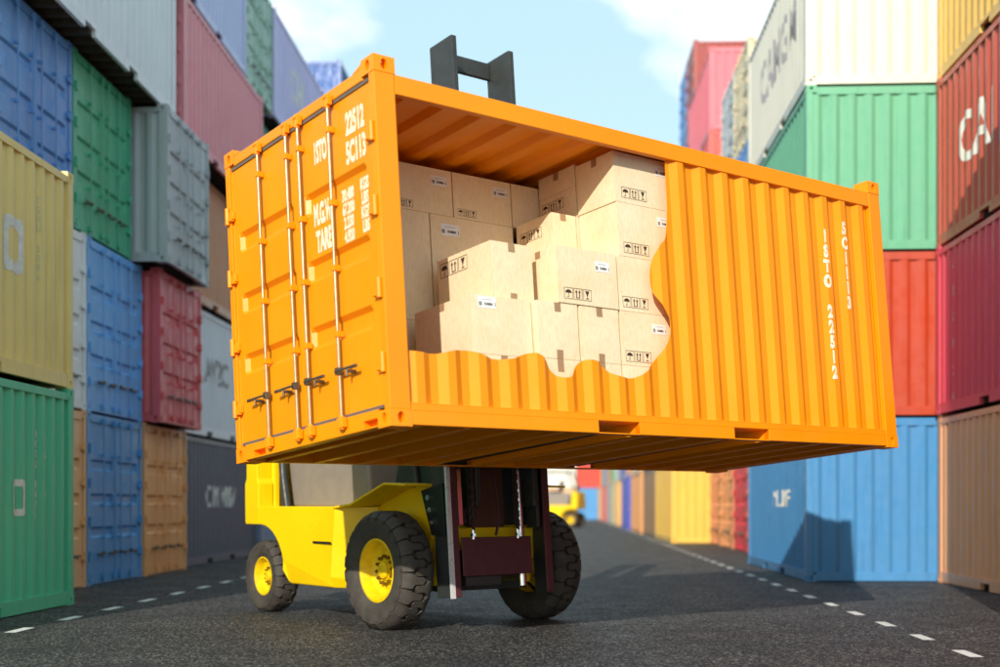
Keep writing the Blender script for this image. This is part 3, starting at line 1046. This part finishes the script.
# left steps
carton('box on the upper step at the left with marks on its shaded side', 1.150, 1.565, .27, .98, Z[2], Z[3], [('marks', LF, .04, .30, .115), ('tape_top', F, None, 0, .07), ('tape_low', F, None, 0, .06)], .0)
carton('low front box at the left with a label at its top corner', .885, 1.466, .20, .95, Z[1], Z[2], [('label', F, .06, .345, .17), ('tape_top', LF, None, 0, .06)])
carton('bottom box at the left hidden behind the wavy strip', .885, 1.466, .20, .95, Z[0], Z[1], [('tape_top', F, None, 0, .06)])
# set back group in the middle
carton('narrow set back box with handling marks on its left side', 2.095, 2.368, .625, 1.108, Z[3], Z[4], [('tape_top', F, .12, 0, .06), ('marks', LF, .05, .27, .090)])
carton('narrow set back box with tape, touching the right hand column', 2.374, 2.80, .625, 1.108, Z[3], Z[4], [('tape_top', F, .12, 0, .06)])
carton('small box near the roof with marks on its left side', 2.376, 2.80, .625, 1.108, Z[4], 2.215, [('tape_top', F, .12, 0, .055), ('tape_low', F, .12, 0, .05), ('marks', LF, .03, .12, .090)])
carton('flat box squeezed under the roof above the small box', 2.376, 2.80, .625, 1.108, 2.215, 2.400, [('tape_top', LF, None, 0, .07), ('tape_top', F, .12, 0, .06)])
for i, (a, b) in enumerate(((1.70, 2.092), (2.096, 2.80))):
    for j in range(3):
        if (i, j) == (0, 2):
            continue
        carton('%s hidden set back box behind the %s' % (('lowest', 'middle', 'upper')[j], ('taped pair', 'right hand column')[i]), a, b, .625, 1.108, Z[j], Z[j + 1])
carton('set back box in the gap behind the wide middle box', 1.70, 2.092, .625, 1.108, Z[2], Z[3], [('tape_top', LF, None, 0, .06)])
# back wall of tall cartons
for i, (a, b) in enumerate(((.60, 1.215), (1.215, 2.09))):
    nm = ('narrow tall box at the back left, by the corner post', 'broad tall box at the back with a label')[i]
    carton(nm, a, b, 1.125, 1.75, Z[2], Z[4], [('label', F, .10, .735, .19)] if i else [('tape_top', F, None, 0, .06)])
    carton(('lower tall box at the back left', 'lower tall box at the back behind the steps')[i], a, b, 1.125, 1.75, Z[0], Z[2])
for i, (a, b) in enumerate(((.82, 1.46), (1.46, 2.085), (2.085, 2.70))):
    carton(('leftmost shaded box of the top back row', 'middle shaded box of the top back row', 'rightmost shaded box of the top back row')[i],
           a, b, 1.125, 1.75, Z[4], 2.335, [('label', F, .42, .24, .16), ('marks', F, .04, -.0 + .02, .06)] if i < 2 else [])

# ------------------------------------------------------------------ forklift (origin: ground under the front axle, +x forward, +y its left)
FO = Vector((-.345, 12.64, 0))
MF = Matrix.Translation(FO) @ Matrix.Rotation(R(37.96 - 90), 4, 'Z')
truck = thing('forklift', 'large yellow forklift with black tyres carrying the orange container', 'forklift', 'yellow forklifts', MF)
C2F = MF.inverted() @ MC                        # mast and forks are laid out square to the tilted container

def tp(name, m, mat, parent=truck, smooth=False, bevel=.008, clab=None):
    o = m.build(name, mat, parent, smooth, bevel)
    return o

def tyre_mesh(Rr, w, rin, nb):
    m = MB()
    hw = w / 2
    def rad(y):
        t = abs(y) / hw
        return Rr - .062 * max(0, (t - .55) / .45) ** 2.2 * Rr / .57
    g0 = .042 * Rr / .57
    prof = []
    for i in range(13):
        y = -hw + w * i / 12
        prof.append((rad(y) - g0, y))
    side = [(rin, -hw * .62), (rin + (Rr - rin) * .12, -hw * .86), (rin + (Rr - rin) * .45, -hw * 1.0), (rin + (Rr - rin) * .70, -hw * 1.02)]
    prof = side + prof + [(r, -y) for r, y in reversed(side)]
    m.lathe_y(prof, 72)
    # tread blocks: staggered six sided lugs
    step = 2 * math.pi / nb
    LUG = [(-.99, -.455), (-.99, .455), (-.78, .47), (-.56, .44), (-.34, .215), (.16, .195), (.27, .02), (.18, -.215), (-.34, -.195), (-.54, -.44), (-.78, -.43)]
    for sgn in (1, -1):
        for k in range(nb):
            th = (k + (.5 if sgn < 0 else 0)) * step
            shape = [(sgn * y * hw, t * step) for y, t in LUG]
            vs = []
            for top in (0, 1):
                for y, t in shape:
                    rr = rad(max(-hw, min(hw, y))) - (0 if top else g0 + .004)
                    vs.append((rr * math.cos(th + t), y, rr * math.sin(th + t)))
            nn = len(shape)
            m.add(vs, [(nn, nn + 1, nn + 2, nn + 10), (nn + 2, nn + 3, nn + 9, nn + 10), (nn + 3, nn + 4, nn + 8, nn + 9), (nn + 4, nn + 5, nn + 7, nn + 8), (nn + 5, nn + 6, nn + 7)] + [(i, (i + 1) % nn, nn + (i + 1) % nn, nn + i) for i in range(nn)])
            re, ri = rad(hw), rad(hw) - .05 * Rr / .57       # lug wrapping over the shoulder
            v8 = []
            for rr in (re, ri):
                for yy in (-sgn * hw * 1.045, -sgn * hw * .95):
                    for t in (-.34 * step, .34 * step):
                        v8.append((rr * math.cos(th + t), yy, rr * math.sin(th + t)))
            m.add(v8, [(0, 1, 5, 4), (0, 2, 3, 1), (4, 5, 7, 6), (0, 4, 6, 2), (1, 3, 7, 5)])
    return m

def rim_prof(rin, w, s):
    hw = w / 2
    # s = -1: outer side towards -y
    return [(rin * 1.03, s * hw * .66), (rin * 1.06, s * hw * .78), (rin * .99, s * hw * .80), (rin * .93, s * hw * .60), (rin * .86, s * hw * .20), (rin * .62, s * hw * -.02), (rin * .58, s * hw * .06), (rin * .30, s * hw * .10),
            (rin * .27, s * hw * .38), (rin * .20, s * hw * .46), (.001, s * hw * .46)]

def wheel(x, y, Rr, w, rin, nb, side):
    hub = MB().cyl((0, -side * w * .45, 0), (0, side * w * .10, 0), rin * .34, 20)
    nuts = MB()
    for k in range(12):
        t = 2 * math.pi * (k + .5) / 12
        c, s_ = math.cos(t) * rin * .46, math.sin(t) * rin * .46
        nuts.cyl((c, side * w * .02, s_), (c, side * w * .145, s_), rin * .062, 6)
        nuts.cyl((c, side * w * .12, s_), (c, side * w * .175, s_), rin * .034, 8)
    hb = tp('wheel', hub, RIM, truck, True, 0)
    hb.location = (x, y, Rr - .004)
    rm = MB().lathe_y(rim_prof(rin, w, side), 40)
    rm.lathe_y([(rin * .99, -side * w * .33), (rin * .99, side * w * .12)], 40)
    tp('rim', rm, RIM, hb, True, 0)
    tp('lug_nuts', nuts, plain('brassy_nut', '#8a6f1c', .4, .5, .3, 40), hb, True, 0)['kind'] = 'stuff'
    t = tyre_mesh(Rr, w, rin, nb)
    tp('tyre', t, RUBBER, hb, True, 0)
    hb.rotation_euler = (0, R(random.uniform(0, 40)), 0)
    return hb
wheel(-.02, -.92, .575, .35, .292, 22, -1)
wheel(-.02, .94, .575, .35, .292, 22, 1)
wheel(-2.56, -.84, .405, .28, .205, 20, -1)
wheel(-2.56, .84, .405, .28, .205, 20, 1)
tp('axle', MB().cyl((0, -.72, .56), (0, .72, .56), .11, 14).box(-.14, .14, -.35, .35, .42, .72), DARK)
tp('axle', MB().cyl((-2.6, -.7, .40), (-2.6, .7, .40), .08, 12).box(-2.74, -2.46, -.4, .4, .34, .50), DARK)

# chassis: body pods with bent front, rear arch and lower chamfer
def pod(s):
    m = MB()
    arch = []
    cx, cz, ra = -2.56, .42, .56
    for i in range(9):
        t = R(90 - 82 * i / 8)
        arch.append((cx + ra * math.cos(t), cz + ra * math.sin(t)))
    # outline in x,z: from the rear top, along the top, down the front, along the bottom, up the arch
    out = [(-2.92, 1.185), (-.92, 1.185), (-1.00, .44), (-1.02, .345)] + [(-1.95, .345)] + [(arch[-1][0] + .02, .36)] + [(a, b) for a, b in reversed(arch)] + [(-2.92, .98)]
    ylev = lambda z: .985 if z > .46 else .985 - (.46 - z) * .55
    n_ = len(out)
    vs = [(a, s * ylev(b), b) for a, b in out] + [(a, s * .60, b) for a, b in out]
    m.add(vs, [tuple(range(n_)), tuple(range(2 * n_ - 1, n_ - 1, -1))] + [(i, (i + 1) % n_, n_ + (i + 1) % n_, n_ + i) for i in range(n_)])
    # bent front corner towards the wheel
    f = [(-.92, .985, 1.185), (-1.00, .985, .46), (-1.02, .93, .345), (-.60, .64, .345), (-.60, .68, .46), (-.56, .70, 1.185)]
    f = [(a, s * b, c) for a, b, c in f]
    bk = [(-.92, s * .60, 1.185), (-1.0, s * .60, .46), (-1.02, s * .60, .345), (-.60, s * .60, .345), (-.60, s * .60, .46), (-.56, s * .60, 1.185)]
    m.add(f + bk, [(0, 1, 4, 5), (1, 2, 3, 4), (0, 5, 11, 6), (2, 8, 9, 3), (5, 4, 3, 9, 10, 11)])
    return m
for s in (-1, 1):
    tp('side_body', pod(s), YELLOW, bevel=.012)
    tp('vent_slot', MB().box(-1.37, -1.00, *sorted((s * .983, s * .9885)), .800, .822), BLACK, bevel=0)
    # mudguard: sloping plate up from the body, flat over the wheel, with a lip
    mg = MB()
    top = [(-.94, 1.185), (-.60, 1.215), (.02, 1.415), (.38, 1.40)]
    y0, y1 = s * .62, s * 1.00
    vs = [(a, y0, b) for a, b in top] + [(a, y1, b) for a, b in top] + [(a, y0, b - .022) for a, b in top] + [(a, y1, b - .022) for a, b in top]
    k = 4
    fs = []
    for i in range(3):
        fs += [(i, i + 1, k + i + 1, k + i), (2 * k + i, 3 * k + i, 3 * k + i + 1, 2 * k + i + 1), (k + i, k + i + 1, 3 * k + i + 1, 3 * k + i), (i, 2 * k + i, 2 * k + i + 1, i + 1)]
    fs += [(0, k, 3 * k, 2 * k), (k - 1, 3 * k - 1, 4 * k - 1, 2 * k - 1)]
    mg.add(vs, fs)
    tp('mudguard', mg, YELLOW, bevel=.004)
    # inner wall of the wheel well and its bolted front plate
    tp('wheel_well', MB().prism([(-.60, .40), (.10, .40), (.30, .86), (.38, 1.375), (.02, 1.39), (-.60, 1.20)], 1, *sorted((s * .60, s * .635))), YELLOW, bevel=.004)
tp('chassis', MB().box(-2.60, .30, -.60, .60, .42, 1.10).box(.30, .44, -.62, .62, .66, .98), YELLOW, bevel=.01)
tp('frame_front', MB().box(.10, .30, -.55, .55, .36, .66), DARK)
# counterweight
tp('counterweight', MB().prism([(-2.93, .98), (-2.95, 1.05), (-2.95, 1.90), (-2.60, 1.92), (-2.60, .98)], 1, -.80, .80), YELLOW, bevel=.03)
for s in (-1, 1):
    tp('rear_pillar', MB().prism([(-2.93, .99), (-2.62, .99), (-2.60, 1.19), (-2.60, 1.44), (-2.64, 1.50), (-2.64, 1.90), (-2.90, 1.90), (-2.90, 1.50), (-2.94, 1.44)], 1, *sorted((s * .80, s * .986))), YELLOW, bevel=.012)
    tp('tail_lamp', MB().cyl((-2.945, s * .62, 1.5), (-2.985, s * .62, 1.5), .06, 16), plain('tail_lamp_red', '#8a1a14', .3), smooth=True, bevel=0)
    tp('side_cover', MB().prism([(-2.58, 1.166), (-2.34, 1.166), (-2.46, 1.60), (-2.58, 1.80)], 1, *sorted((s * .70, s * .74))), BLACK, bevel=.01)
tp('deck_plate', MB().box(-2.58, -1.00, -.90, .90, 1.10, 1.16), BLACK, bevel=0)
# engine hood, seat, cowl, controls, overhead guard
tp('engine_hood', MB().prism([(-2.40, 1.166), (-2.56, 1.86), (-.98, 1.86), (-.82, 1.70), (-.74, 1.166)], 1, -.66, .66), TAUPE, bevel=.04, smooth=True)
st = MB().prism([(-1.75, 1.862), (-1.15, 1.862), (-1.12, 1.98), (-1.72, 1.98)], 1, -.25, .25)
tp('seat', st, BLACK, bevel=.03)
tp('seat_back', MB().prism([(-1.86, 1.90), (-1.70, 1.985), (-1.80, 2.50), (-1.92, 2.50)], 1, -.24, .24), BLACK, bevel=.03)
tp('exhaust_pipe', MB().tube([(-2.30, -.78, 1.14), (-2.40, -.78, 1.52), (-2.56, -.74, 2.3)], .045, 12), DARK, smooth=True, bevel=0)
tp('cowl', MB().prism([(-.50, 1.10), (.40, 1.00), (.36, 1.62), (.06, 1.84), (-.30, 1.84), (-.42, 1.45)], 1, -.585, .585), plain('cowl_grey', '#2e3435', .42, .1), bevel=.03)
tp('steering_column', MB().cyl((-.30, 0, 1.80), (-.52, 0, 2.12), .04, 10), BLACK, smooth=True, bevel=0)
sw = MB()
for i in range(24):
    a0, a1 = 2 * math.pi * i / 24, 2 * math.pi * (i + 1) / 24
    c0 = Vector((-.53, 0, 2.13))
    e1, e2 = Vector((0, 1, 0)), Vector((.82, 0, .57))
    sw.cyl(c0 + (e1 * math.cos(a0) + e2 * math.sin(a0)) * .19, c0 + (e1 * math.cos(a1) + e2 * math.sin(a1)) * .19, .014, 6)
sw.cyl((-.53, -.18, 2.13), (-.53, .18, 2.13), .012, 6)
tp('steering_wheel', sw, BLACK, smooth=True, bevel=0)
for s in (-1, 1):
    tp('guard_post', MB().tube([(.02, s * .60, 1.37), (-.10, s * .60, 2.0), (-.42, s * .58, 2.98)], .038, 10), DARK, smooth=True, bevel=0)
    tp('guard_post', MB().tube([(-2.70, s * .60, 1.5), (-2.62, s * .60, 2.2), (-2.30, s * .58, 2.98)], .042, 10), DARK, smooth=True, bevel=0)
gd = MB().box(-2.36, -.36, -.62, -.54, 2.96, 3.03).box(-2.36, -.36, .54, .62, 2.96, 3.03).box(-2.36, -2.28, -.54, .54, 2.96, 3.03).box(-.44, -.36, -.54, .54, 2.96, 3.03)
for i in range(7):
    x = -2.1 + i * .26
    gd.box(x - .018, x + .018, -.54, .54, 2.975, 3.02)
tp('overhead_guard', gd, DARK, bevel=.01)
for s in (-1, 1):
    tp('head_lamp', MB().cyl((.30, s * .50, 1.76), (.42, s * .50, 1.76), .075, 18, .09), BLACK, smooth=True, bevel=0)

# mast, square to the tilted container
CXM = 2.82
def mp(name, m, mat, parent=truck, smooth=False, bevel=.005):
    return tp(name, m.xform(C2F), mat, parent, smooth, bevel)
for s in (-1, 1):
    xo = CXM + s * .62
    a, b = sorted((xo, xo - s * .04))
    o = mp('mast_rail', MB().box(a, b, 2.475, 2.70, -1.20, 1.95), DARK)
    a2, b2 = (a + .030, a + .105) if s < 0 else (a - .045, b)
    mp('rail_flange', MB().box(a2, b2, 2.450, 2.474, -1.20, 1.94), MAROON, o)
    bp = mp('bolt_plate', MB().prism([(2.50, -.62), (2.72, -.60), (2.86, -.16), (2.50, -.12)], 0, *sorted((xo + s * .002, xo + s * .022))), BLACK, bevel=.003)
    for yy, zz in ((2.68, -.48), (2.70, -.36), (2.72, -.24)):
        mp('bolt', MB().cyl((xo + s * .02, yy, zz), (xo + s * .048, yy, zz), .028, 6).cyl((xo + s * .02, yy, zz), (xo + s * .06, yy, zz), .014, 8), CHROME, bp, True, 0)
    if s < 0:
        mp('wear_strip', MB().box(a - .012, a + .028, 2.440, 2.473, -1.21, 1.9), plain('bright_strip', '#dedede', .3, .25, .1), o, bevel=0)
    # middle stage
    a, b = sorted((CXM + s * .505, CXM + s * .465))
    mp('middle_rail', MB().box(a, b, 2.47, 2.64, -.52 if s < 0 else -.55, 2.9), DARK if s > 0 else MAROON)
    if s < 0:
        mp('wear_strip', MB().box(a + .006, b + .012, 2.458, 2.469, -.52, 2.8), CHROME, bevel=0)
    # inner stage reaching above the container
    a, b = sorted((2.885 + s * .335, 2.885 + s * .375))
    mp('inner_rail', MB().box(a, b, 2.43, 2.80, -.35, 4.27), DARK, bevel=.012)
    mp('rail_flange', MB().box(a - .006, b + .006, 2.405, 2.429, -.30, 4.255), DARK)
mp('mast_crosshead', MB().box(2.885 - .334, 2.885 + .334, 2.74, 2.785, 4.07, 4.245), DARK, bevel=.01)
mp('mast_cross_plate', MB().box(2.33, 3.17, 2.44, 2.455, -1.005, -.64), MAROON, bevel=.004)
mp('mast_foot', MB().box(2.40, 2.82, 2.50, 2.66, -1.10, -1.006), DARK)
for z0, z1 in ((-1.0, -.72), (1.0, 1.2)):
    mp('mast_tie', MB().box(2.26, 3.38, 2.705, 2.74, z0, z1), DARK)
mp('back_plate', MB().prism([(2.62, -.50), (2.70, -.62), (2.98, -.62), (3.06, -.50), (3.06, .25), (2.62, .25)], 1, 2.70, 2.73), plain('rust_brown_steel', '#5c3626', .5, .1))
for cxx in (2.465, 3.005):
    ch = MB()
    z = -.575
    i = 0
    while z < 3.2:
        w2 = .020 if i % 2 else .012
        ch.box(cxx - w2, cxx + w2, 2.418, 2.443, z, z + .040)
        ch.cyl((cxx - .026, 2.430, z + .042), (cxx + .026, 2.430, z + .042), .010, 6)
        z += .045
        i += 1
    c_ = mp('lift_chain', ch, GREASE, bevel=0)
    mp('chain_anchor', MB().cyl((cxx, 2.438, -.66), (cxx, 2.438, -.565), .016, 10).cyl((cxx, 2.438, -.635), (cxx, 2.438, -.605), .030, 6), CHROME, c_, True, 0)
for cxx, zb in ((3.125, -1.12), (2.545, -.45)):
    cy_ = mp('lift_cylinder', MB().cyl((cxx, 2.56, zb), (cxx, 2.56, 1.1), .045, 16), CHROME if zb < -1 else DARK, smooth=True, bevel=0)
    mp('piston_rod', MB().cyl((cxx, 2.56, 1.0), (cxx, 2.56, 2.7), .028, 14), CHROME, cy_, True, 0)
hose = [(2.86, 2.60, .1), (2.87, 2.56, -.25), (2.85, 2.53, -.48), (2.80, 2.52, -.62)]
mp('hydraulic_hose', MB().tube(hose, .014, 8), plain('hose_maroon', '#4a2428', .5), smooth=True, bevel=0)
car = MB()
for z0, z1 in ((.02, .16), (.62, .76)):
    car.box(2.10, 3.72, 2.352, 2.400, z0, z1)
for x in (2.14, 2.885, 3.64):
    car.box(x - .03, x + .03, 2.372, 2.400, .16, .62)
mp('carriage', car, DARK)
for p0, p1 in POCK:
    c_ = (p0 + p1) / 2
    mp('fork', MB().prism([(2.345, .80), (2.345, .045), (.35, .052), (.35, .064), (2.0, .102), (2.30, .106), (2.30, .80)], 0, c_ - .085, c_ + .085), plain('fork_steel', '#2e2c2b', .45, .5), bevel=.004)

# second forklift, far down the lane
far = copy_tree(truck)
far.matrix_world = Matrix.Translation(lane(-1.45, 69, 0)) @ Matrix.Rotation(ROW + R(165), 4, 'Z')
far['label'] = 'distant yellow forklift parked at the far end of the lane'
